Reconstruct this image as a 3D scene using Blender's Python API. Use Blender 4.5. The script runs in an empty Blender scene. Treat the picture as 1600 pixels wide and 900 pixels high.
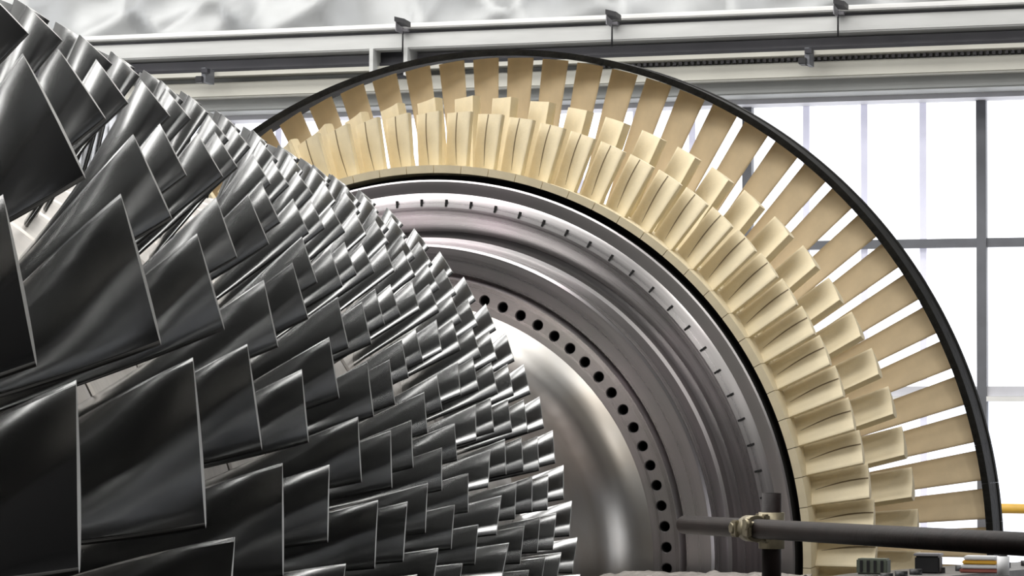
import bpy, bmesh, math, random
from mathutils import Vector, Matrix, noise

random.seed(7)
scene = bpy.context.scene
COL = scene.collection
PI = math.pi
rad = math.radians

# ------------------------------------------------------------------ camera
CZ = 2.27                                    # eye height above the hall floor
AX, AZ = -3.0569, CZ - 0.3723                # rotor axis (runs along +Y)
cam = bpy.data.cameras.new('camera')
cam.sensor_width = 36.0
cam.lens = 4504.1 / 1600.0 * 36.0
cam.clip_end = 200
co = bpy.data.objects.new('camera', cam)
COL.objects.link(co)
_r = Vector((0.95303229, 0.30282399, 0.00520392))
_u = Vector((0.01089331, -0.05144374, 0.99861648))
_f = Vector((-0.30267274, 0.95165707, 0.0523263))
m = Matrix((( _r.x, _u.x, -_f.x, 0), (_r.y, _u.y, -_f.y, 0), (_r.z, _u.z, -_f.z, CZ), (0, 0, 0, 1)))
co.matrix_world = m
scene.camera = co

# ------------------------------------------------------------------ world, exposure
w = bpy.data.worlds.new('world'); scene.world = w
w.use_nodes = True
w.node_tree.nodes['Background'].inputs[0].default_value = (0.75, 0.85, 1.0, 1)
w.node_tree.nodes['Background'].inputs[1].default_value = 0.3
ROOF_FILL = 7.6          # unseen roof lights added over the rear to streak the blades
FILL_LAMP = 34.0             # unseen fill lamps added over the right-hand bay for the turbine blades
PANE = 1.5              # bright translucent window panels
vs = scene.view_settings
vs.view_transform = 'Standard'; vs.look = 'None'; vs.gamma = 1.0; vs.use_curve_mapping = False
vs.exposure = 0.0
scene.cycles.use_denoising = True
scene.cycles.sample_clamp_indirect = 4.0
scene.cycles.blur_glossy = 0.6

# hall extents; added roof lights, unseen, spaced to put highlights on the blades
X0, X1, Y0, YW, H = -22.0, 14.0, -10.0, 25.0, 11.0
SK = [(3.4, 6.2), (7.8, 10.2), (12.6, 15.0), (18.6, 21.0)]
SKX = -0.5  # added roof lights stop here so the drum reflects less of them
def area_light(name, loc, sx, sy, radiance, color, parent=None):
    l = bpy.data.lights.new(name, 'AREA'); l.shape = 'RECTANGLE'
    l.size = sx; l.size_y = sy; l.color = color
    l.energy = radiance * sx * sy * PI
    o = bpy.data.objects.new(name, l); o.location = loc          # shines straight down
    COL.objects.link(o)
    if parent is not None: o.parent = parent
    return o

for _a, _b in SK:
    _w = SKX - X0 - 1.2
    area_light('added_roof_light', (X0 + 1.2 + _w / 2, (_a + _b) / 2, H + 0.012), _w, _b - _a, ROOF_FILL, (1.0, 0.985, 0.96))

# ------------------------------------------------------------------ materials
def mat(name, color, metal=0.0, rough=0.5, noise_scale=None, noise_amt=0.0, bump=0.0, bump_scale=None,
        emit=None, emit_strength=0.0, stretch=(1, 1, 1), rough_var=0.0, spec=0.5, trans=0.0):
    M = bpy.data.materials.new(name); M.use_nodes = True
    nt = M.node_tree; b = nt.nodes['Principled BSDF']
    b.inputs['Base Color'].default_value = (*color, 1)
    b.inputs['Metallic'].default_value = metal
    b.inputs['Roughness'].default_value = rough
    b.inputs['Specular IOR Level'].default_value = spec
    if trans: b.inputs['Transmission Weight'].default_value = trans
    if emit:
        b.inputs['Emission Color'].default_value = (*emit, 1)
        b.inputs['Emission Strength'].default_value = emit_strength
    if noise_scale:
        tc = nt.nodes.new('ShaderNodeTexCoord')
        mp = nt.nodes.new('ShaderNodeMapping'); mp.inputs['Scale'].default_value = stretch
        nt.links.new(tc.outputs['Object'], mp.inputs['Vector'])
        n = nt.nodes.new('ShaderNodeTexNoise'); n.inputs['Scale'].default_value = noise_scale
        n.inputs['Detail'].default_value = 5
        nt.links.new(mp.outputs[0], n.inputs['Vector'])
        if noise_amt:
            mr = nt.nodes.new('ShaderNodeMapRange')
            mr.inputs['From Min'].default_value = 0.3; mr.inputs['From Max'].default_value = 0.7
            mr.inputs['To Min'].default_value = 1 - noise_amt; mr.inputs['To Max'].default_value = 1 + noise_amt
            nt.links.new(n.outputs['Fac'], mr.inputs['Value'])
            mx = nt.nodes.new('ShaderNodeVectorMath'); mx.operation = 'SCALE'
            mx.inputs[0].default_value = color
            nt.links.new(mr.outputs[0], mx.inputs['Scale'])
            nt.links.new(mx.outputs[0], b.inputs['Base Color'])
        if rough_var:
            mr2 = nt.nodes.new('ShaderNodeMapRange')
            mr2.inputs['From Min'].default_value = 0.3; mr2.inputs['From Max'].default_value = 0.7
            mr2.inputs['To Min'].default_value = max(0.02, rough - rough_var); mr2.inputs['To Max'].default_value = rough + rough_var
            nt.links.new(n.outputs['Fac'], mr2.inputs['Value'])
            nt.links.new(mr2.outputs[0], b.inputs['Roughness'])
        if bump:
            n2 = nt.nodes.new('ShaderNodeTexNoise'); n2.inputs['Scale'].default_value = bump_scale or noise_scale
            n2.inputs['Detail'].default_value = 4
            nt.links.new(mp.outputs[0], n2.inputs['Vector'])
            bp = nt.nodes.new('ShaderNodeBump'); bp.inputs['Strength'].default_value = bump
            bp.inputs['Distance'].default_value = 0.01
            nt.links.new(n2.outputs['Fac'], bp.inputs['Height'])
            nt.links.new(bp.outputs[0], b.inputs['Normal'])
    return M

def turned_mat(name, color, rough, color2=None, amt=0.18, metal=1.0, ring_scale=60, bump=0.06, rvar=0.25):
    """lathe-turned metal: fine concentric variation around the rotor axis (object space Y)"""
    M = bpy.data.materials.new(name); M.use_nodes = True
    nt = M.node_tree; b = nt.nodes['Principled BSDF']; L = nt.links.new
    tc = nt.nodes.new('ShaderNodeTexCoord')
    sx = nt.nodes.new('ShaderNodeSeparateXYZ'); L(tc.outputs['Object'], sx.inputs[0])
    cxz = nt.nodes.new('ShaderNodeCombineXYZ'); L(sx.outputs['X'], cxz.inputs['X']); L(sx.outputs['Z'], cxz.inputs['Y'])
    ln = nt.nodes.new('ShaderNodeVectorMath'); ln.operation = 'LENGTH'; L(cxz.outputs[0], ln.inputs[0])
    ry = nt.nodes.new('ShaderNodeCombineXYZ'); L(ln.outputs['Value'], ry.inputs['X']); L(sx.outputs['Y'], ry.inputs['Y'])
    n = nt.nodes.new('ShaderNodeTexNoise'); n.inputs['Scale'].default_value = ring_scale; n.inputs['Detail'].default_value = 6
    L(ry.outputs[0], n.inputs['Vector'])
    n2 = nt.nodes.new('ShaderNodeTexNoise'); n2.inputs['Scale'].default_value = 3.5; n2.inputs['Detail'].default_value = 4
    L(tc.outputs['Object'], n2.inputs['Vector'])
    mr = nt.nodes.new('ShaderNodeMapRange'); mr.inputs['From Min'].default_value = 0.3; mr.inputs['From Max'].default_value = 0.7
    mr.inputs['To Min'].default_value = 1 - amt; mr.inputs['To Max'].default_value = 1 + amt
    L(n.outputs['Fac'], mr.inputs['Value'])
    mx = nt.nodes.new('ShaderNodeMix'); mx.data_type = 'RGBA'
    mx.inputs[6].default_value = (*color, 1); mx.inputs[7].default_value = (*(color2 or color), 1)
    mr3 = nt.nodes.new('ShaderNodeMapRange'); mr3.inputs['From Min'].default_value = 0.4; mr3.inputs['From Max'].default_value = 0.62
    L(n2.outputs['Fac'], mr3.inputs['Value']); L(mr3.outputs[0], mx.inputs[0])
    sc = nt.nodes.new('ShaderNodeVectorMath'); sc.operation = 'SCALE'
    L(mx.outputs[2], sc.inputs[0]); L(mr.outputs[0], sc.inputs['Scale'])
    L(sc.outputs[0], b.inputs['Base Color'])
    mr2 = nt.nodes.new('ShaderNodeMapRange'); mr2.inputs['From Min'].default_value = 0.3; mr2.inputs['From Max'].default_value = 0.7
    mr2.inputs['To Min'].default_value = rough * (1 - rvar); mr2.inputs['To Max'].default_value = rough * (1 + rvar)
    L(n.outputs['Fac'], mr2.inputs['Value']); L(mr2.outputs[0], b.inputs['Roughness'])
    b.inputs['Metallic'].default_value = metal
    bp = nt.nodes.new('ShaderNodeBump'); bp.inputs['Strength'].default_value = bump; bp.inputs['Distance'].default_value = 0.004
    L(n.outputs['Fac'], bp.inputs['Height']); L(bp.outputs[0], b.inputs['Normal'])
    return M

M_blade = mat('compressor_blade_steel', (0.29, 0.292, 0.29), 1.0, 0.19, 3, 0.04)
M_tip = mat('blade_tip_ground_steel', (0.42, 0.42, 0.40), 0.6, 0.5, 40, 0.08)
M_hub = turned_mat('hub_steel', (0.50, 0.47, 0.44), 0.42, (0.60, 0.57, 0.53), 0.12, 0.75)
M_disc = turned_mat('turbine_disc_steel', (0.44, 0.425, 0.425), 0.31, (0.50, 0.46, 0.475), 0.08, 0.93)
M_drum = turned_mat('shaft_polished_steel', (0.58, 0.565, 0.54), 0.34, (0.52, 0.48, 0.43), 0.02, ring_scale=25, bump=0.0, rvar=0.06)
M_dark = mat('dark_recess_shade', (0.012, 0.012, 0.012), 0.0, 0.8, 10, 0.2)  # near-black puts the shade inside holes, slots and rim gap into colour
M_cream = mat('cream_ceramic_coating', (0.81, 0.71, 0.495), 0.0, 0.62, 14, 0.07, 0.05, 90)
M_slot = mat('cooling_slot_brown', (0.20, 0.15, 0.085), 0.0, 0.8, 20, 0.1)
M_tan = mat('tan_blade_coating', (0.77, 0.62, 0.40), 0.0, 0.5, 8, 0.12, 0.03, 80)
M_ring = mat('dark_shroud_metal', (0.009, 0.0085, 0.007), 0.0, 0.6, 25, 0.5, 0.25, 60, spec=0.2)
M_pipe = mat('rusty_scaffold_tube', (0.011, 0.007, 0.0065), 0.0, 0.5, 18, 0.4, 0.1, 60, spec=0.15)
M_coup = mat('zinc_coupler', (0.25, 0.22, 0.15), 0.7, 0.45, 25, 0.25, 0.1, 50)
M_wall = mat('painted_wall', (0.42, 0.42, 0.41), 0.0, 0.7, 2, 0.06)
M_bounce = mat('pale_bounce_paint', (0.45, 0.445, 0.435), 0.0, 0.6, 2, 0.06)
M_dwall = mat('dark_hall_wall', (0.04, 0.04, 0.043), 0.0, 0.8, 1.5, 0.1)
M_floor = mat('concrete_floor', (0.14, 0.135, 0.13), 0.0, 0.6, 1.2, 0.15)
M_ceil = mat('ceiling_sheet', (0.14, 0.14, 0.145), 0.0, 0.8, 1, 0.05)
M_pane = mat('backlit_panel', (0.8, 0.82, 0.88), 0.0, 0.4, 0.7, 0.02, emit=(0.965, 0.975, 1.0), emit_strength=PANE)
M_panelow = mat('backlit_panel_low', (0.8, 0.82, 0.88), 0.0, 0.4, 0.7, 0.02, emit=(0.86, 0.91, 1.0), emit_strength=PANE * 0.72)
M_sky = mat('added_roof_panel', (0.8, 0.8, 0.8), 0.0, 0.4, 0.7, 0.02, emit=(1.0, 0.985, 0.96), emit_strength=0.0)
M_lamp = mat('fill_lamp_diffuser', (0.8, 0.8, 0.8), 0.0, 0.4, 0.7, 0.02, emit=(1.0, 0.975, 0.93), emit_strength=0.0)
M_frame = mat('grey_window_frame', (0.15, 0.155, 0.17), 0.2, 0.5, 6, 0.08)
M_joint = mat('pale_panel_joint', (0.62, 0.62, 0.72), 0.0, 0.5, 6, 0.04, emit=(0.82, 0.82, 0.98), emit_strength=0.42)
M_lav = mat('pale_lintel', (0.62, 0.62, 0.66), 0.0, 0.5, 4, 0.05)
M_fascia = mat('light_grey_beam', (0.56, 0.565, 0.55), 0.0, 0.5, 1.6, 0.08, stretch=(1, 1, 6))
M_lip = mat('white_beam_edge', (0.80, 0.80, 0.78), 0.0, 0.4, 2, 0.08)
M_beamdk = mat('dark_beam', (0.035, 0.035, 0.042), 0.2, 0.5, 4, 0.2)
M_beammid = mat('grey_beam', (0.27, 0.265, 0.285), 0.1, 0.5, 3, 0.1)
M_creamb = mat('cream_beam', (0.53, 0.52, 0.46), 0.0, 0.55, 2, 0.06)
M_greyb = mat('olive_grey_beam', (0.36, 0.37, 0.36), 0.0, 0.55, 2, 0.06)
M_foil = mat('silver_foil_sheet', (0.47, 0.48, 0.48), 0.35, 0.45, 3.0, 0.06)
M_black = mat('black_plastic', (0.015, 0.015, 0.017), 0.0, 0.45, 20, 0.2)
M_yellow = mat('yellow_paint', (0.72, 0.42, 0.06), 0.0, 0.45, 8, 0.08)
M_case = mat('casing_cast_steel', (0.17, 0.165, 0.16), 0.7, 0.5, 8, 0.25, 0.15, 40)
M_film = mat('clear_plastic_film', (0.42, 0.39, 0.36), 0.1, 0.22, 12, 0.2, 0.5, 18)
M_tool = mat('grey_green_tool_case', (0.13, 0.15, 0.12), 0.1, 0.5, 14, 0.15)
M_white = mat('white_plastic', (0.75, 0.76, 0.78), 0.0, 0.4, 14, 0.05)
M_red = mat('dull_red_paint', (0.30, 0.10, 0.08), 0.0, 0.5, 14, 0.15)

for _m in (M_pane, M_panelow, M_joint):
    _m.cycles.emission_sampling = 'NONE'      # large dim panels: found by the surface rays themselves

# ------------------------------------------------------------------ mesh helpers
def link(o, parent=None):
    COL.objects.link(o)
    if parent is not None: o.parent = parent
    return o

def mesh_obj(name, verts, faces, material, parent=None, smooth=False, mats=None, fmat=None, flat_faces=None):
    me = bpy.data.meshes.new(name)
    me.from_pydata(verts, [], faces); me.update()
    for mm in (mats or [material]): me.materials.append(mm)
    if fmat:
        for p, k in zip(me.polygons, fmat): p.material_index = k
    if smooth:
        for p in me.polygons: p.use_smooth = True
        if flat_faces:
            for k in flat_faces: me.polygons[k].use_smooth = False
    return link(bpy.data.objects.new(name, me), parent)

def box_vf(x0, x1, y0, y1, z0, z1, V, Fc):
    n = len(V)
    V += [(x0, y0, z0), (x1, y0, z0), (x1, y1, z0), (x0, y1, z0), (x0, y0, z1), (x1, y0, z1), (x1, y1, z1), (x0, y1, z1)]
    Fc += [tuple(n + i for i in q) for q in ((3, 2, 1, 0), (4, 5, 6, 7), (0, 1, 5, 4), (1, 2, 6, 5), (2, 3, 7, 6), (3, 0, 4, 7))]

def box(name, x0, x1, y0, y1, z0, z1, material, parent=None, bevel=0.0):
    V, Fc = [], []
    box_vf(x0, x1, y0, y1, z0, z1, V, Fc)
    o = mesh_obj(name, V, Fc, material, parent)
    if bevel:
        bm = bmesh.new(); bm.from_mesh(o.data)
        bmesh.ops.bevel(bm, geom=bm.edges[:], offset=bevel, segments=2, affect='EDGES')
        bm.to_mesh(o.data); bm.free()
    return o

def tube(name, p0, p1, r, material, parent=None, seg=20, r_in=None):
    p0, p1 = Vector(p0), Vector(p1); d = (p1 - p0).normalized()
    a = d.orthogonal().normalized(); b = d.cross(a)
    V, Fc = [], []
    rings = [(p0, r), (p1, r)]
    if r_in: rings = [(p0, r_in), (p0, r), (p1, r), (p1, r_in)]
    for (p, rr) in rings:
        for i in range(seg):
            t = 2 * PI * i / seg
            V.append(tuple(p + a * math.cos(t) * rr + b * math.sin(t) * rr))
    nr = len(rings)
    flat = []
    for k in range(nr if r_in else nr - 1):
        for i in range(seg):
            j = (i + 1) % seg; k2 = (k + 1) % nr
            if r_in and k != 1 : flat.append(len(Fc))
            Fc.append((k * seg + i, k * seg + j, k2 * seg + j, k2 * seg + i))
    if not r_in:
        flat += [len(Fc), len(Fc) + 1]
        Fc.append(tuple(reversed(range(seg)))); Fc.append(tuple(range(seg, 2 * seg)))
    return mesh_obj(name, V, Fc, material, parent, smooth=True, flat_faces=flat)

def lathe(name, prof, material, parent=None, seg=180, a0=0.0, a1=2 * PI, mats=None, pm=None, sharp=True):
    """prof: (y, R) polyline revolved around Y; separate verts per profile span so profile edges stay crisp"""
    V, Fc, fm = [], [], []
    full = abs(a1 - a0 - 2 * PI) < 1e-6
    n = seg if full else seg + 1
    groups = []
    for k in range(len(prof) - 1):
        groups.append((prof[k], prof[k + 1]))
    prev_dir = None; last_ring = None
    for k, (p, q) in enumerate(groups):
        d = math.atan2(q[1] - p[1], q[0] - p[0])
        if last_ring is None or abs((d - prev_dir + PI) % (2 * PI) - PI) > rad(28):
            base = len(V)
            for i in range(n):
                t = a0 + (a1 - a0) * i / seg
                V.append((p[1] * math.cos(t), p[0], p[1] * math.sin(t)))
        else:
            base = last_ring
        nb = len(V)
        for i in range(n):
            t = a0 + (a1 - a0) * i / seg
            V.append((q[1] * math.cos(t), q[0], q[1] * math.sin(t)))
        for i in range(seg):
            j = (i + 1) % n
            Fc.append((base + i, base + j, nb + j, nb + i)); fm.append(pm[k] if pm else 0)
        last_ring = nb; prev_dir = d
    return mesh_obj(name, V, Fc, material, parent, smooth=True, mats=mats, fmat=fm if pm else None)

def tag(o, label=None, cat=None, group=None, kind=None):
    if label: o['label'] = label
    if cat: o['category'] = cat
    if group: o['group'] = group
    if kind: o['kind'] = kind
    return o

def empty(name, loc):
    o = bpy.data.objects.new(name, None); o.empty_display_size = 0.2
    o.location = loc
    return link(o)

def struct(o, label=None):
    return tag(o, label, None, None, 'structure')

# ------------------------------------------------------------------ hall shell
struct(box('floor', X0, X1, Y0, YW + 0.4, -0.2, 0.0, M_floor), 'grey concrete floor of the hall')
struct(box('wall_left', X0 - 0.2, X0, Y0, YW + 0.4, 0, H, M_wall), 'grey painted side wall of the hall')
struct(box('wall_right', X1, X1 + 0.2, Y0, YW + 0.4, 0, H, M_dwall), 'dark side wall of the hall')
struct(box('wall_front', X0, X1, Y0 - 0.2, Y0, 0, H, M_dwall), 'dark wall behind the viewer')
struct(box('bounce_panel_front', X0, X1, Y0, Y0 + 0.05, 0, 2.8, M_bounce), 'pale unseen panel low on the wall behind the viewer, added to reflect in the disc')  # unseen pale panel added for the turbine disc to reflect
for i in range(4):  # unseen glowing bays added to light the shaft drum and disc
    wo = empty('window_%d' % (30 + i), (X1 - 0.05, 8.7 + i * 4.1, 1.2))
    struct(wo, 'unseen glowing bay added in the side wall to light drum and disc')
    for k in range(4):
        box('pane', 0.0, 0.03, 0.03 + k * 0.9, 0.90 + k * 0.9, 0.0, 4.6, M_pane, wo)
    box('mullion', -0.06, 0.04, -0.25, -0.02, -0.1, 4.7, M_frame, wo)
# ceiling with added roof lights: opaque strips between lit panels
ys = Y0
Vc, Fcc = [], []
for a, b in SK + [(YW + 0.4, 0)]:
    box_vf(X0, X1, ys, a, H, H + 0.2, Vc, Fcc); ys = b
for a, b in SK:
    box_vf(X0, X0 + 1.2, a, b, H, H + 0.2, Vc, Fcc); box_vf(SKX, X1, a, b, H, H + 0.2, Vc, Fcc)
struct(mesh_obj('ceiling', Vc, Fcc, M_ceil), 'grey ceiling between the added roof lights')
for k, (a, b) in enumerate(SK):
    o = struct(box('window_%d' % (20 + k), X0 + 1.2, SKX, a, b, H + 0.02, H + 0.06, M_sky), 'long roof light panel added unseen to light the blades')
    for xx in range(4):
        box('glazing_bar', X0 + 1.2 + xx * 5.5, X0 + 1.28 + xx * 5.5, a, b, H - 0.06, H + 0.015, M_frame, o)

# unseen glowing bays added in the left wall to lighten blade trailing edges
for i in range(4):
    wo = empty('window_%d' % (40 + i), (X0 + 0.05, 7.0 + i * 4.3, 2.0))
    struct(wo, 'unseen glowing bay added in the left wall to light the blades')
    for k in range(4):
        box('pane', -0.03, 0.0, 0.03 + k * 0.95, 0.95 + k * 0.95, 0.0, 6.0, M_pane, wo)
    box('mullion', -0.04, 0.06, -0.25, -0.02, -0.1, 6.1, M_frame, wo)
# unseen fill lamps added to light the cream blades from the front
li = 0
for ly in (-4.5, 2.5):
    for lx, side in ((2.5, 'nearer'), (7.5, 'farther')):
        t = empty('added_fill_lamp', (lx, ly, H - 1.25))
        box('diffuser', -0.6, 0.6, -0.6, 0.6, 0.0, 0.02, M_lamp, t)
        area_light('fill_lamp_panel', (0, 0, -0.004), 1.2, 1.2, FILL_LAMP, (1.0, 0.975, 0.93), t)
        box('housing', -0.64, 0.64, -0.64, 0.64, 0.025, 0.16, M_frame, t, 0.02)
        tube('stem', (0, 0, 0.16), (0, 0, 1.24), 0.02, M_frame, t, 10)
        tag(t, 'square fill lamp added unseen %s the viewer, in the %s row by the right wall' % ('behind' if ly < 0 else 'ahead of', side), 'lamp', 'added fill lamps in the right hand bay')

def zw(z, y=YW): return CZ + z * y / YW           # height read off at the wall plane, moved to depth y
def xw(x, y=YW): return x * y / YW

WX0, WX1 = -20.5, 13.5
# wall pieces behind and above the window band
wb = struct(box('wall_back', X0, X1, YW + 0.2, YW + 0.4, 0, H, M_wall), 'pale end wall of the hall behind the windows')

# crinkled silver foil sheets above the crane beam
nx, nz = 660, 64
V, Fc = [], []
for i in range(nx + 1):
    x = WX0 + (WX1 - WX0) * i / nx
    for j in range(nz + 1):
        z = 3.74 + 3.6 * j / nz
        s = x + 0.35 * (z - 3.8)
        ph = (s / 0.98) % 1.0
        bulge = 0.17 * (1 - abs(2 * ph - 1) ** 1.6) * (0.6 + 0.4 * math.cos((z - 3.8) * 2.4))
        wob = 0.06 * noise.noise((x * 1.3, z * 1.6, 3.1)) + 0.03 * noise.noise((x * 3.7, z * 3.2, 8.4))
        fold = -0.16 * abs(noise.noise((x * 0.9 + z * 0.9, z * 0.5, 1.7))) ** 0.8 - 0.12 * abs(noise.noise((x * 1.4 - z * 1.6, z * 0.7, 6.2))) ** 0.8
        V.append((x, YW - 0.05 - bulge - wob - fold, zw(z)))
for i in range(nx):
    for j in range(nz):
        a = i * (nz + 1) + j
        Fc.append((a, a + nz + 1, a + nz + 2, a + 1))
struct(mesh_obj('wall_upper', V, Fc, M_foil, smooth=True), 'wrinkled silver foil sheet billowing above the crane beam')

tn = [1]
def hbeam(z0, z1, yf, depth, material, label, bevel=0.0):
    o = box('trim_%d' % tn[0], xw(WX0, yf), xw(WX1, yf), yf, yf + depth, zw(z0, yf), zw(z1, yf), material, None, bevel)
    tn[0] += 1
    return struct(o, label)
lip = hbeam(3.795, 3.845, 23.95, 0.35, M_lip, 'top flange of the light grey crane beam, edge highlight painted white', 0.01)  # near-white colour stands in for the highlight along the top edge
hbeam(3.745, 3.795, 24.12, 0.3, M_beammid, 'groove strip below the top flange, its shade painted grey')  # darker grey puts the groove's shade into the colour
fas = hbeam(3.605, 3.75, 24.0, 0.3, M_fascia, 'light grey fascia of the upper crane beam', 0.012)
hbeam(3.555, 3.605, 24.35, 0.3, M_beamdk, 'strip painted black for the shaded gap under the light grey crane beam')  # black strip stands in for the shade in the soffit gap
hbeam(3.48, 3.56, 24.25, 0.4, M_beammid, 'mid grey steel beam below the dark gap strip')
hbeam(3.452, 3.482, 24.15, 0.3, M_beamdk, 'thin black rail along the grey steel beam')
hbeam(3.415, 3.453, 24.1, 0.4, M_creamb, 'thin cream rail above the toothed strip')
teeth = hbeam(3.35, 3.416, 24.3, 0.3, M_greyb, 'toothed grey cable rack strip under the cream rail')
hbeam(3.21, 3.352, 24.2, 0.5, M_creamb, 'broad cream coloured beam above the windows', 0.012)
hbeam(3.075, 3.212, 24.35, 0.5, M_greyb, 'broad olive grey beam above the windows', 0.012)
hbeam(2.99, 3.078, 24.7, 0.3, M_lav, 'pale lilac window head strip')
# teeth of the cable rack (right of the ring), each a small block
tooth_me = None
for i in range(150):
    x = -7.2 + i * 0.055
    if x > 1.0: break
    yf = 24.26
    if tooth_me is None:
        o = box('rack_tooth', -0.014, 0.014, 0, 0.04, 0, zw(3.408, yf) - zw(3.362, yf), M_beammid, teeth); tooth_me = o.data
    else:
        o = link(bpy.data.objects.new('rack_tooth', tooth_me), teeth)
    o.location = (xw(x, yf), yf, zw(3.362, yf))

# windows: bays of translucent panels with grey mullions
mull = [-19.1, -17.0, -14.92, -12.83, -10.748, -7.83, -5.746, -3.672, -1.6, 0.48, 2.56, 4.64, 6.72, 8.8, 10.88, 12.96]
for bi in range(len(mull) - 1):
    a, b = mull[bi], mull[bi + 1]
    wnd = empty('window_%d' % (bi + 1), ((a + b) / 2, YW, CZ - 1.9))
    struct(wnd, 'tall bright window bay with grey mullions in the end wall')
    oz = CZ - 1.9
    def wb_(name, x0, x1, y0, y1, z0, z1, material):
        return box(name, x0 - (a + b) / 2, x1 - (a + b) / 2, y0 - YW, y1 - YW, z0 - oz, z1 - oz, material, wnd)
    cell = 0.476
    n = max(1, round((b - a) / cell))
    for (z0, z1, mm) in ((1.75, 3.02, M_pane), (0.47, 1.69, M_pane), (-1.8, 0.36, M_panelow)):
        for i in range(n):
            xa = a + (b - a) * i / n; xb = a + (b - a) * (i + 1) / n
            wb_('pane', xa + 0.012, xb - 0.012, YW + 0.02, YW + 0.05, zw(z0), zw(z1), mm)
    for i in range(1, n):
        xa = a + (b - a) * i / n
        wb_('panel_joint', xa - 0.03, xa + 0.03, YW + 0.005, YW + 0.018, zw(-1.8), zw(3.0), M_joint)
    wb_('backing_panel', a, b, YW + 0.08, YW + 0.1, zw(-1.8), zw(3.05), M_joint)
    wb_('mullion', a - 0.042, a + 0.042, YW - 0.08, YW + 0.02, zw(-1.85), zw(3.05), M_frame)
    wb_('transom', a + 0.042, b - 0.042, YW - 0.06, YW + 0.02, zw(1.68), zw(1.757), M_frame)
    wb_('sill_rail', a + 0.042, b - 0.042, YW - 0.06, YW + 0.02, zw(0.39), zw(0.475), M_lav)
    wb_('sill_edge', a + 0.042, b - 0.042, YW - 0.10, YW + 0.02, zw(0.345), zw(0.388), M_lip)

# small fittings on the crane beam
def floodlight(px_x, z, label):
    yf = 23.75
    t = empty('floodlight', (xw(px_x, yf), yf, zw(z, yf)))
    V = [(-0.03, 0.10, 0.00), (0.06, 0.10, -0.01), (0.06, 0.10, 0.035), (-0.03, 0.10, 0.045),
         (-0.04, -0.05, 0.03), (0.055, -0.05, 0.005), (0.055, -0.05, 0.045), (-0.04, -0.05, 0.07)]
    Fc = [(0, 1, 2, 3), (7, 6, 5, 4), (4, 5, 1, 0), (5, 6, 2, 1), (6, 7, 3, 2), (7, 4, 0, 3)]
    mesh_obj('lamp_head', V, Fc, M_black, t)
    box('bracket', -0.055, -0.047, 0.02, 0.22, -0.05, 0.03, M_beammid, t)
    tube('cable', (-0.05, 0.2, -0.22), (-0.05, 0.2, 0.0), 0.008, M_black, t, 8)
    box('mounting_foot', -0.07, 0.0, 0.19, 0.25, -0.03, -0.005, M_beammid, t)
    tag(t, label, 'lamp', 'small floodlights along the crane beam')
floodlight(-9.05, 3.83, 'small black floodlight on the beam above the left part of the blade ring')
floodlight(-7.02, 3.815, 'small black floodlight on the beam above the crown of the blade ring')
floodlight(-4.93, 3.825, 'small black floodlight on the beam at the top edge, above the right windows')

def hanger(x, zt, zb, label):
    yf = 23.9
    t = empty('beam_clamp', (xw(x, yf), yf, zw(zb, yf)))
    hgt = zw(zt, yf) - zw(zb, yf)
    box('strap', -0.02, 0.02, 0.0, 0.2, 0.0, hgt, M_frame, t)
    box('jaw', -0.07, 0.0, -0.03, 0.10, 0.0, 0.055, M_black, t, 0.006)
    box('bolt_head', -0.015, 0.045, -0.02, 0.05, hgt - 0.05, hgt - 0.01, M_beamdk, t)
    tag(t, label, 'clamp', 'clamps hanging from the crane rail')
hanger(-11.03, 3.50, 3.36, 'dark clamp hanging from the rail left of the blade ring')
hanger(-5.22, 3.48, 3.33, 'dark clamp hanging from the rail above the right window bay')

# stiffener bay in the dark beam, left of the ring crown
yf = 23.98
t = empty('beam_splice', (xw(-9.16, yf), yf, zw(3.36, yf)))
for dx in (-0.17, 0.155):
    box('stiffener_plate', dx - 0.018, dx + 0.018, 0, 0.3, 0.0, zw(3.62, yf) - zw(3.36, yf), M_fascia, t)
box('splice_plate', -0.15, 0.135, 0.2, 0.28, 0.0, 0.24, M_beamdk, t)
tube('splice_bolt', (0.05, 0.21, 0.09), (0.05, 0.12, 0.09), 0.035, M_black, t, 12)
tag(t, 'dark splice bay with two pale stiffener plates under the crane beam', 'beam splice')

# yellow pipe outside at low level
o = tube('yellow_pipe', (xw(WX0, 24.5), 24.5, zw(-0.576, 24.5)), (xw(WX1, 24.5), 24.5, zw(-0.576, 24.5)), 0.042, M_yellow)
tag(o, 'yellow painted pipe running along the foot of the windows', 'pipe')

# ------------------------------------------------------------------ rotor
rotor = empty('gas_turbine_rotor', (AX, 0, AZ))
tag(rotor, 'gas turbine rotor with dark compressor blades and cream coated turbine blades', 'turbine rotor')

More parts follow.
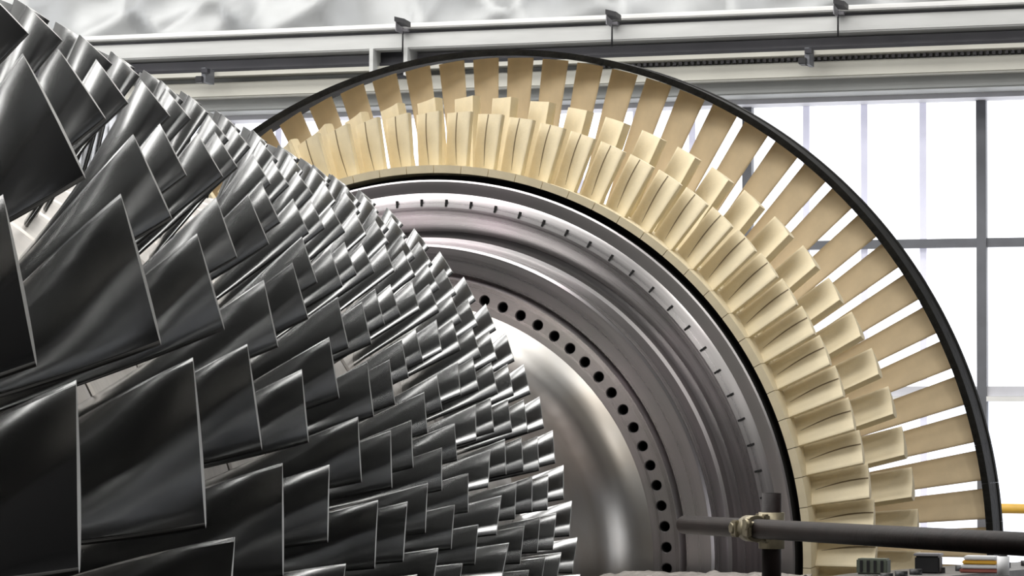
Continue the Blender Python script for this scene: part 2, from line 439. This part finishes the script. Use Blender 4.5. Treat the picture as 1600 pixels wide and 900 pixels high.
def blade_geo(secs, camber_sign, nch=9, fp=1.0, fs=1.0):
    """secs: (R, stagger_deg, chord, camber, thickness, y_center, t_center); returns verts, faces, face material ids, flat face ids"""
    V, Fc, fm, flat = [], [], [], []
    np_ = 2 * nch
    for (R, s, c, h, th, yc, tc) in secs:
        s = rad(s); ct, cy = math.sin(s), math.cos(s); nt_, ny = math.cos(s), -math.sin(s)
        ring = []
        for side in (1, -1):
            for i in range(nch):
                u = (1 - math.cos(PI * (i + (0.0 if side == 1 else 1.0)) / nch)) / 2
                if side == -1: u = 1 - (1 - math.cos(PI * i / nch)) / 2
                cam_ = camber_sign * h * 4 * u * (1 - u)
                tk = th * (2.6 * math.sqrt(max(u, 0)) * (1 - u) ** 1.0 + 0.35 * u * (1 - u) * 0 + 0.10) * 0.5 * (fp if side == 1 else -fs)
                q = cam_ + tk * c * (1.0 if 0 < u < 1 else 0.35)
                t = tc + ct * c * (u - 0.5) + nt_ * q
                y = yc + cy * c * (u - 0.5) + ny * q
                a = t / R
                ring.append((R * math.cos(a), y, R * math.sin(a)))
        V += ring
    ns = len(secs)
    for k in range(ns - 1):
        for i in range(np_):
            j = (i + 1) % np_
            Fc.append((k * np_ + i, k * np_ + j, (k + 1) * np_ + j, (k + 1) * np_ + i)); fm.append(0)
    # tip cap as quad strip
    b0 = (ns - 1) * np_
    base = len(V)
    V += V[b0:b0 + np_]
    for i in range(nch):
        a, b = i, i + 1
        c, d = (np_ - i - 1) % np_, (np_ - i) % np_
        flat.append(len(Fc))
        if i == 0: Fc.append((base + 0, base + 1, base + np_ - 1))
        elif i == nch - 1: Fc.append((base + i, base + nch, base + nch + 1))
        else: Fc.append((base + a, base + b, base + c, base + d))
        fm.append(1)
    return V, Fc, fm, flat

def blade_mesh(name, geo, mats, sharp=False):
    V, Fc, fm, flat = geo
    me = bpy.data.meshes.new(name); me.from_pydata(V, [], Fc); me.update()
    for mm in mats: me.materials.append(mm)
    fs = set(flat)
    for i, p in enumerate(me.polygons):
        p.material_index = fm[i]; p.use_smooth = i not in fs
    bm = bmesh.new(); bm.from_mesh(me); bmesh.ops.recalc_face_normals(bm, faces=bm.faces[:]); bm.to_mesh(me); bm.free()
    if sharp: me.set_sharp_from_angle(angle=rad(38))
    return me

def rot_copy(geo, ang, V, Fc, fm, fl):
    gv, gf, gm, gfl = geo
    n = len(V); nf = len(Fc); c, s = math.cos(ang), math.sin(ang)
    V += [(x * c - z * s, y, x * s + z * c) for (x, y, z) in gv]
    Fc += [tuple(n + i for i in q) for q in gf]
    fm += gm; fl += [nf + i for i in gfl]

def place_row(part_name, geo, mats, n, phase, lo, hi, parent, rest_store, extra=None, sharp=False):
    me = blade_mesh(part_name, geo, mats, sharp)
    first = None
    for k in range(n):
        a = (phase + 360.0 * k / n + 90) % 360 - 90
        if lo <= a <= hi:
            o = link(bpy.data.objects.new(part_name, me), parent)
            o.rotation_euler = (0, -rad(a), 0)
            if extra: extra(o, a)
        else:
            rot_copy(geo, rad(a), *rest_store)

# compressor rows: TE y, LE y, blade count, TE tip angle, angular tip width
ROWS = [
    (3.500, 3.395, 32, 18.6, 10.6), (3.932, 3.832, 32, 9.3, 10.6), (4.252, 4.180, 43, 14.1, 7.5), (4.527, 4.456, 50, 14.2, 5.6),
    (4.800, 4.735, 54, 11.6, 5.25), (5.010, 4.940, 60, 11.5, 4.9), (5.197, 5.133, 64, 13.1, 4.3), (5.386, 5.325, 68, 11.2, 4.0),
    (5.567, 5.515, 73, 9.3, 3.75), (5.832, 5.752, 75, 7.3, 3.95), (6.017, 5.955, 77, 4.25, 3.95), (6.205, 6.148, 80, 5.3, 3.95),
    (6.395, 6.328, 79, 5.6, 4.2), (6.610, 6.543, 81, 7.1, 4.25)]
def Rtip(y): return 1.406 if y < 3.6 else 1.394 - (y - 3.93) * 0.0997
def Rhub(y):
    P = ((2.9, 0.74), (3.4, 0.82), (3.9, 0.875), (4.5, 0.92), (5.5, 0.952), (6.7, 0.985))
    for (a, ra), (b, rb_) in zip(P, P[1:]):
        if y <= b: return ra + (rb_ - ra) * (y - a) / (b - a)
    return P[-1][1]
rest_c = ([], [], [], [])
cent = [(a + b) / 2 for a, b, *_ in ROWS]
bounds = [cent[0] - 0.26] + [(cent[i] + cent[i + 1]) / 2 for i in range(len(cent) - 1)] + [6.655]
comp_parts = []
for i, (yt, yl, n, ph, dth) in enumerate(ROWS):
    yc = cent[i]; R = Rtip(yc); hb = Rhub(yc)
    y0, y1 = bounds[i], bounds[i + 1]
    g = 0.006
    disc = lathe('compressor_disc', [(y0 + g, Rhub(y0) - 0.03), (y0 + g, Rhub(y0) - 0.004), (y0 + g + .006, Rhub(y0)),
                 (yl - 0.02, Rhub(yl - .02)), (yt + 0.02, Rhub(yt + .02)), (y1 - g - .006, Rhub(y1)), (y1 - g, Rhub(y1) - 0.004), (y1 - g, Rhub(y1) - 0.03),
                 (y0 + g, Rhub(y0) - 0.03)], M_hub, rotor, 144)
    tl = R * rad(dth); ax = yt - yl
    ctip = math.hypot(tl, ax); stip = math.degrees(math.atan2(tl, ax))
    f = i / 13.0
    sroot = 14 + 18 * f; croot = ctip * (1.12 - 0.1 * f)
    secs = []
    ns = 11 if i < 5 else 7
    for k in range(ns):
        u = k / (ns - 1)
        uu = u ** 1.2
        Rk = hb - 0.02 + (R - hb + 0.02) * u
        st = sroot + (stip - sroot) * uu
        ch = croot + (ctip - croot) * u
        cb = ch * (0.05 + (0.03 - 0.05) * u)
        th = 0.085 + (0.034 - 0.085) * u
        secs.append((Rk, st, ch, cb, th, yc, 0.0))
    geo = blade_geo(secs, 1)
    place_row('compressor_blade', geo, [M_blade, M_tip], n, ph - dth / 2, -3, 108, disc, rest_c)
o = mesh_obj('compressor_blades_remaining', rest_c[0], rest_c[1], M_blade, rotor, True, [M_blade, M_tip], rest_c[2], rest_c[3])
tag(o, kind='stuff')
# inlet end of the rotor, out of frame to the left
lathe('front_hub', [(2.2, 0.02), (2.2, 0.28), (2.75, 0.30), (2.95, 0.50), (bounds[0], Rhub(bounds[0]) - 0.005)], M_hub, rotor, 96)

# rear face of last compressor disc and hollow shaft drum, sweeping into the flange
drum_prof = [(6.655, 0.955), (6.70, 0.93), (6.72, 0.82), (6.80, 0.73), (6.95, 0.69), (7.4, 0.68), (7.9, 0.68), (8.31, 0.68)]
for q in range(1, 11):                       # wide polished fillet into the flange face
    t = rad(60) * q / 10
    drum_prof.append((8.317 + 0.246 * math.sin(t), 0.68 + 0.240 * (1 - math.cos(t))))
lathe('shaft_drum', drum_prof, M_drum, rotor, 220)

# bolt flange with a ring of real holes
NB = 83
flange_y, ri, ro, rb, rh = 8.530, 0.800, 0.885, 0.842, 0.0152
V, Fc, fm = [], [], []
npt = 16
for k in range(NB):
    ac = rad(3.05 + 360.0 * k / NB); da = PI / NB
    outer = []
    for q in range(npt):
        t = 2 * PI * q / npt
        # square boundary of the sector
        u, v = math.cos(t), math.sin(t); s = 1 / max(abs(u), abs(v)); u *= s; v *= s
        rr = rb + (u * (ro - rb) if u > 0 else u * (rb - ri)); aa = ac + v * da
        outer.append((rr * math.cos(aa), flange_y, rr * math.sin(aa)))
    b = len(V)
    V += outer
    for rad_h, yy in ((rh * 1.18, flange_y), (rh, flange_y + 0.004), (rh, flange_y + 0.09)):
        for q in range(npt):
            t = 2 * PI * q / npt
            rr = rb + rad_h * math.cos(t); aa = ac + rad_h * math.sin(t) / rb
            V.append((rr * math.cos(aa), yy, rr * math.sin(aa)))
    for L in range(3):
        for q in range(npt):
            j = (q + 1) % npt
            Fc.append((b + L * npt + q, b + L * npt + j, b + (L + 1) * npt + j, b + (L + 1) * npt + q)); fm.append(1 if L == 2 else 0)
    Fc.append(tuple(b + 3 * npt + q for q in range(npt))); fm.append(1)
mesh_obj('bolt_flange', V, Fc, M_disc, rotor, mats=[M_disc, M_dark], fmat=fm)

# front of the first turbine disc
disc_prof = [(8.530, 0.885), (8.545, 0.892), (8.556, 0.897), (8.538, 0.903), (8.540, 0.925), (8.546, 0.978), (8.556, 0.986), (8.630, 0.990),
             (8.665, 1.003), (8.670, 1.014), (8.720, 1.018), (8.738, 1.030), (8.743, 1.038), (8.738, 1.046), (8.722, 1.072), (8.700, 1.098), (8.690, 1.105),
             (8.682, 1.112), (8.696, 1.150), (8.701, 1.158), (8.703, 1.196), (8.707, 1.202), (8.80, 1.203), (8.80, 1.2245)]
pm = [0] * (len(disc_prof) - 1); pm[-1] = 1; pm[-2] = 1  # rim gap walls coloured near-black for the shade inside
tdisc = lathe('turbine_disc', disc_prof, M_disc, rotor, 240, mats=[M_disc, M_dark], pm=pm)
# radial locking slots around the disc face
V, Fc = [], []
box_vf(1.115, 1.137, 8.6815, 8.692, -0.0030, 0.0030, V, Fc)
slot_me = None
for k in range(85):
    a = (1.6 + 360.0 * k / 85 + 90) % 360 - 90
    if not -6 < a < 125: continue
    if slot_me is None:
        o = mesh_obj('locking_slot', V, Fc, M_dark, tdisc); slot_me = o.data
    else: o = link(bpy.data.objects.new('locking_slot', slot_me), tdisc)
    o.rotation_euler = (0, -rad(a), 0)

def add_platform(geo, r0, r1, y0, y1, dth, skew=0.0):
    V, Fc, fm, fl = [list(x) for x in geo]
    n = len(V); h = rad(dth) / 2; sg = 4
    for (yy, sk) in ((y0, -skew), (y1, skew)):
        for rr in (r0, r1):
            for q in range(sg + 1):
                a = -h + 2 * h * q / sg + sk
                V.append((rr * math.cos(a), yy, rr * math.sin(a)))
    m_ = sg + 1
    def idx(a, b, q): return n + (a * 2 + b) * m_ + q
    for q in range(sg):
        for quad in ((idx(0, 0, q), idx(0, 1, q), idx(0, 1, q + 1), idx(0, 0, q + 1)),
                     (idx(1, 0, q), idx(1, 0, q + 1), idx(1, 1, q + 1), idx(1, 1, q)),
                     (idx(0, 1, q), idx(1, 1, q), idx(1, 1, q + 1), idx(0, 1, q + 1)),
                     (idx(0, 0, q), idx(0, 0, q + 1), idx(1, 0, q + 1), idx(1, 0, q))):
            fl.append(len(Fc)); Fc.append(quad); fm.append(0)
    for q in (0, sg):
        fl.append(len(Fc)); Fc.append((idx(0, 0, q), idx(0, 1, q), idx(1, 1, q), idx(1, 0, q))); fm.append(0)
    return V, Fc, fm, fl

def add_slot(geo, r0, r1, yc, root, tip, rb, rt, u0, off, fp):
    # fine curved cooling slot running up the concave face
    V, Fc, fm, fl = [list(x) for x in geo]
    n = len(V); K = 7
    for k in range(K):
        v = k / (K - 1); R = r0 + (r1 - r0) * v; w_ = (R - rb) / (rt - rb)
        s, c, h, th = [root[q] + (tip[q] - root[q]) * w_ for q in range(4)]
        s = rad(s); ct, cy, nt_, ny = math.sin(s), math.cos(s), math.cos(s), -math.sin(s)
        half = 0.0006 + 0.0020 * min(1.0, v * 2.5)
        um = u0 + 0.10 * math.sin(v * PI * 0.75)
        for du in (-half / c, half / c):
            u = um + du
            q = -h * 4 * u * (1 - u) + fp * th * c * (2.6 * math.sqrt(u) * (1 - u) + 0.10) * 0.5 + off
            t = ct * c * (u - 0.5) + nt_ * q; y = yc + cy * c * (u - 0.5) + ny * q
            V.append((R * math.cos(t / R), y, R * math.sin(t / R)))
    for k in range(K - 1):
        Fc.append((n + 2 * k, n + 2 * k + 1, n + 2 * k + 3, n + 2 * k + 2)); fm.append(2); fl.append(len(Fc) - 1)
    return V, Fc, fm, fl

def turbine_row(n, phase, r0, r1, yc, root, tip, mats, plat, parent, name='turbine_blade', lo=-4, hi=126, ns=6, slot=False, fp=1.0):
    secs = []
    for k in range(ns):
        u = k / (ns - 1)
        s, c, h, th = [root[q] + (tip[q] - root[q]) * u for q in range(4)]
        secs.append((r0 + (r1 - r0) * u, s, c, h, th, yc, 0.0))
    geo = blade_geo(secs, -1, 11, fp, 2 - fp)
    geo = add_platform(geo, *plat)
    if slot: geo = add_slot(geo, 1.262, r1 - 0.001, yc, root, tip, r0, r1, 0.50, 0.0006, fp)
    rest = ([], [], [], [])
    place_row(name, geo, mats, n, phase, lo, hi, parent, rest, sharp=True)
    o = mesh_obj(name + 's_remaining', rest[0], rest[1], mats[0], parent, True, mats, rest[2], rest[3])
    tag(o, kind='stuff')

NA, NBl, NC = 84, 71, 84
pA, pB, pC = 360 / NA, 360 / NBl, 360 / NC
turbine_row(NA, 40.1, 1.240, 1.432, 8.815, (54, 0.114, 0.007, 0.24), (55, 0.129, 0.006, 0.22), [M_cream, M_cream, M_slot],
            (1.225, 1.250, 8.716, 8.905, pA - 0.10, 0.004), tdisc, slot=True, fp=0.35)
d2 = lathe('turbine_disc', [(8.92, 0.9), (8.92, 1.215), (8.95, 1.225), (9.24, 1.225), (9.26, 1.21), (9.26, 0.9)], M_disc, rotor, 144)
turbine_row(NBl, 39.7, 1.230, 1.514, 9.10, (46, 0.13, 0.012, 0.30), (47, 0.130, 0.010, 0.30), [M_cream, M_cream],
            (1.220, 1.240, 9.0, 9.2, pB - 0.12, 0.004), d2, fp=0.2)
d3 = lathe('turbine_disc', [(9.32, 0.9), (9.32, 1.19), (9.36, 1.20), (9.78, 1.20), (9.80, 1.18), (9.80, 0.9)], M_disc, rotor, 144)
turbine_row(NC, 48.65, 1.210, 1.689, 9.44, (76, 0.075, 0.006, 0.12), (80, 0.101, 0.003, 0.08), [M_tan, M_tan],
            (1.195, 1.220, 9.37, 9.66, pC - 0.12, 0.004), d3)
# rear shaft end
lathe('rear_shaft', [(9.80, 0.9), (9.9, 0.55), (10.9, 0.5), (10.9, 0.02)], M_hub, rotor, 96)
lathe('disc_web', [(8.80, 0.80), (8.80, 1.2), (8.93, 1.2), (8.93, 0.9), (9.30, 0.9), (9.33, 0.9)], M_disc, rotor, 144)

# dark shroud ring round the last row, one segment for each blade
shroud = empty('shroud_ring', (0, 0, 0)); shroud.parent = rotor
def seg_geo():
    V, Fc = [], []
    h = rad(pC) / 2 * 0.997; sg = 4
    prof = [(9.385, 1.689), (9.385, 1.711), (9.400, 1.7125), (9.403, 1.7085), (9.520, 1.716), (9.523, 1.720), (9.540, 1.7225), (9.540, 1.708), (9.40, 1.693)]
    m_ = len(prof)
    for q in range(sg + 1):
        a = -h + 2 * h * q / sg
        for (y, R) in prof: V.append((R * math.cos(a), y, R * math.sin(a)))
    for q in range(sg):
        for k in range(m_):
            j = (k + 1) % m_
            Fc.append((q * m_ + k, q * m_ + j, (q + 1) * m_ + j, (q + 1) * m_ + k))
    Fc.append(tuple(range(m_))); Fc.append(tuple(sg * m_ + k for k in reversed(range(m_))))
    return V, Fc
V, Fc = seg_geo(); seg_me = None
for k in range(NC):
    a = 3.7 + pC * (k + 0.5)
    if seg_me is None:
        o = mesh_obj('shroud_segment', V, Fc, M_ring, shroud); seg_me = o.data
        bm = bmesh.new(); bm.from_mesh(seg_me); bmesh.ops.recalc_face_normals(bm, faces=bm.faces[:]); bm.to_mesh(seg_me); bm.free()
    else: o = link(bpy.data.objects.new('shroud_segment', seg_me), shroud)
    o.rotation_euler = (0, -rad(a), 0)

# ------------------------------------------------------------------ lower casing half that carries the rotor
casing = empty('lower_casing', (AX, 0, 0))
tag(casing, 'dark steel lower casing half with a bolted joint flange under the rotor', 'casing')
def shell(name, prof, parent):
    o = lathe(name, prof, M_case, parent, 72, PI, 2 * PI)
    o.location = (0, 0, AZ - 0.012)
    return o
cp = [(2.9, 1.50), (3.4, 1.47), (6.7, 1.19), (6.9, 1.30), (8.3, 1.45), (9.0, 1.66), (9.3, 1.80), (10.2, 1.84)]
out = [(y, R + 0.09) for y, R in reversed(cp)]
shell('shell', cp + out + [cp[0]], casing)
zt = AZ - 0.012
def flange_strip(side):
    V, Fc = [], []
    for (y, R) in cp:
        xi, xo = side * R, side * (R + 0.30)
        V += [(xi, y, zt), (xo, y, zt), (xo, y, zt - 0.12), (xi, y, zt - 0.12)]
    for k in range(len(cp) - 1):
        for q in range(4):
            j = (q + 1) % 4
            Fc.append((k * 4 + q, k * 4 + j, k * 4 + 4 + j, k * 4 + 4 + q))
    Fc.append((0, 1, 2, 3)); n = len(cp) * 4 - 4; Fc.append((n + 3, n + 2, n + 1, n))
    o = mesh_obj('joint_flange', V, Fc, M_case, casing)
    bm = bmesh.new(); bm.from_mesh(o.data); bmesh.ops.recalc_face_normals(bm, faces=bm.faces[:]); bm.to_mesh(o.data); bm.free()
    return o
fr = flange_strip(1); flange_strip(-1)
def Rcase(y):
    for (a, ra), (b, rb_) in zip(cp, cp[1:]):
        if a <= y <= b: return ra + (rb_ - ra) * (y - a) / (b - a)
    return cp[-1][1]
stud_me = None
for k in range(22):
    y = 7.0 + k * 0.145
    if stud_me is None:
        o = tube('stud', (0, 0, -0.01), (0, 0, 0.016), 0.020, M_black, fr, 6); stud_me = o.data
    else: o = link(bpy.data.objects.new('stud', stud_me), fr)
    o.location = (Rcase(y) + 0.19, y, zt)
for y in (3.6, 6.4, 9.4):
    box('saddle', -1.15, 1.15, y - 0.18, y + 0.18, 0.0, zt - Rcase(y) * 0.68, M_case, casing)
    for sx in (-1, 1):
        box('bearer', sx * (Rcase(y) + 0.02), sx * (Rcase(y) + 0.28), y - 0.15, y + 0.15, 0.0, zt - 0.13, M_case, casing)
# inner ledge beside the shaft drum
box('inner_ledge', 0.775, 1.36, 7.25, 8.34, zt - 0.06, zt - 0.015, M_case, casing)

# crumpled film lying on the ledge
V, Fc = [], []
nu, nv = 46, 30
for i in range(nu + 1):
    for j in range(nv + 1):
        x = AX + 0.80 + 0.54 * i / nu; y = 7.32 + 0.98 * j / nv
        z = zt - 0.010 + 0.014 * abs(noise.noise((x * 14, y * 9, 2.0))) + 0.012 * abs(noise.noise((x * 31, y * 22, 5.0)))
        V.append((x, y, z))
for i in range(nu):
    for j in range(nv):
        a = i * (nv + 1) + j
        Fc.append((a, a + nv + 1, a + nv + 2, a + 1))
o = mesh_obj('plastic_film', V, Fc, M_film, smooth=True)
sm = o.modifiers.new('thickness', 'SOLIDIFY'); sm.thickness = 0.002
tag(o, 'crumpled pale plastic film lying on the ledge beside the polished shaft', 'plastic film')

# ------------------------------------------------------------------ scaffold in front of the turbine
def cp_(v): return Vector((v[0], v[1], v[2] + CZ))
p0 = cp_((-1.873, 7.403, -0.223)); p1 = cp_((-0.779, 5.858, -0.206))
dirp = (p1 - p0)
p2 = p1 + dirp * 0.45
st = tube('scaffold_tube', p0, p2, 0.0242, M_pipe, None, 28, 0.0205)
tag(st, 'dark rusty scaffold tube lying horizontally across the cream blades', 'scaffold tube', 'scaffold tubes')
pj = p0 + dirp * 0.245
nrm = Vector((-dirp.y, dirp.x, 0)).normalized()
if nrm.y < 0: nrm = -nrm
pv = pj + nrm * 0.052
up = tube('scaffold_tube', (pv.x, pv.y, AZ - 0.012), (pv.x, pv.y, pj.z + 0.088), 0.0242, M_pipe, None, 28, 0.0205)
tag(up, 'upright rusty scaffold post ending just above the clamp', 'scaffold tube', 'scaffold tubes')
cpl = empty('scaffold_coupler', pj)
cpl.rotation_euler = (0, 0, math.atan2(dirp.y, dirp.x))
tag(cpl, 'pale zinc right angle coupler joining upright post and horizontal tube', 'scaffold coupler')
# local frame: x along the horizontal tube, +y toward the upright
sgn = 1 if (Matrix.Rotation(-cpl.rotation_euler.z, 3, 'Z') @ nrm).y > 0 else -1
tube('horizontal_jaw', (-0.028, 0, 0), (0.028, 0, 0), 0.0325, M_coup, cpl, 20, 0.0245)
tube('upright_jaw', (0, sgn * 0.052, -0.050), (0, sgn * 0.052, 0.040), 0.0325, M_coup, cpl, 20, 0.0245)
box('body_plate', -0.036, 0.036, min(sgn * 0.018, sgn * 0.034), max(sgn * 0.018, sgn * 0.034), -0.036, 0.036, M_coup, cpl, 0.004)
for (x, z) in ((-0.045, 0.0), (0.048, 0.012)):
    bt = tube('clamp_bolt', (x, -sgn * 0.036, z), (x, sgn * 0.045, z), 0.007, M_coup, cpl, 10)
    tube('nut', (x, -sgn * 0.040, z), (x, -sgn * 0.026, z), 0.014, M_coup, bt, 6)
box('flap', 0.02, 0.058, -0.036, -0.024, -0.02, 0.026, M_coup, cpl, 0.003)
box('flap', -0.056, -0.02, -0.036, -0.024, -0.022, 0.020, M_coup, cpl, 0.003)

# ------------------------------------------------------------------ small items on the casing flange, lower right
def item_at(name, x, y, z):
    return empty(name, (x, y, z))
t = item_at('tool_case', AX + 1.52, 8.30, zt)
box('body', -0.045, 0.045, -0.03, 0.03, 0.0, 0.045, M_tool, t, 0.004)
for k in range(4): box('rib', -0.034 + k * 0.02, -0.026 + k * 0.02, -0.034, -0.028, 0.006, 0.040, M_black, t)
tag(t, 'small ribbed grey green case on the casing flange before the cream blades', 'case')
t = item_at('junction_box', AX + 1.66, 8.42, zt)
box('body', -0.036, 0.036, -0.03, 0.03, 0.0, 0.05, M_black, t, 0.004)
box('lid', -0.039, 0.039, -0.033, 0.033, 0.05, 0.058, M_beammid, t, 0.002)
tag(t, 'small black box with grey lid on the casing flange', 'box')
t = item_at('rag_stack', AX + 1.80, 8.52, zt)
for k, mm in enumerate((M_red, M_white, M_yellow, M_white)):
    box('folded_rag', -0.06 + 0.004 * k, 0.055 - 0.003 * k, -0.04, 0.04, k * 0.0125, k * 0.0125 + 0.0115, mm, t, 0.003)
tag(t, 'little stack of white, red and yellow folded rags on the casing flange', 'rags')
t = item_at('white_canister', AX + 1.885, 8.36, zt)
tube('body', (0, 0, 0), (0, 0, 0.055), 0.018, M_white, t, 16); tube('cap', (0, 0, 0.055), (0, 0, 0.068), 0.012, M_black, t, 12)
tag(t, 'small white canister with black cap at the right end of the flange', 'canister')
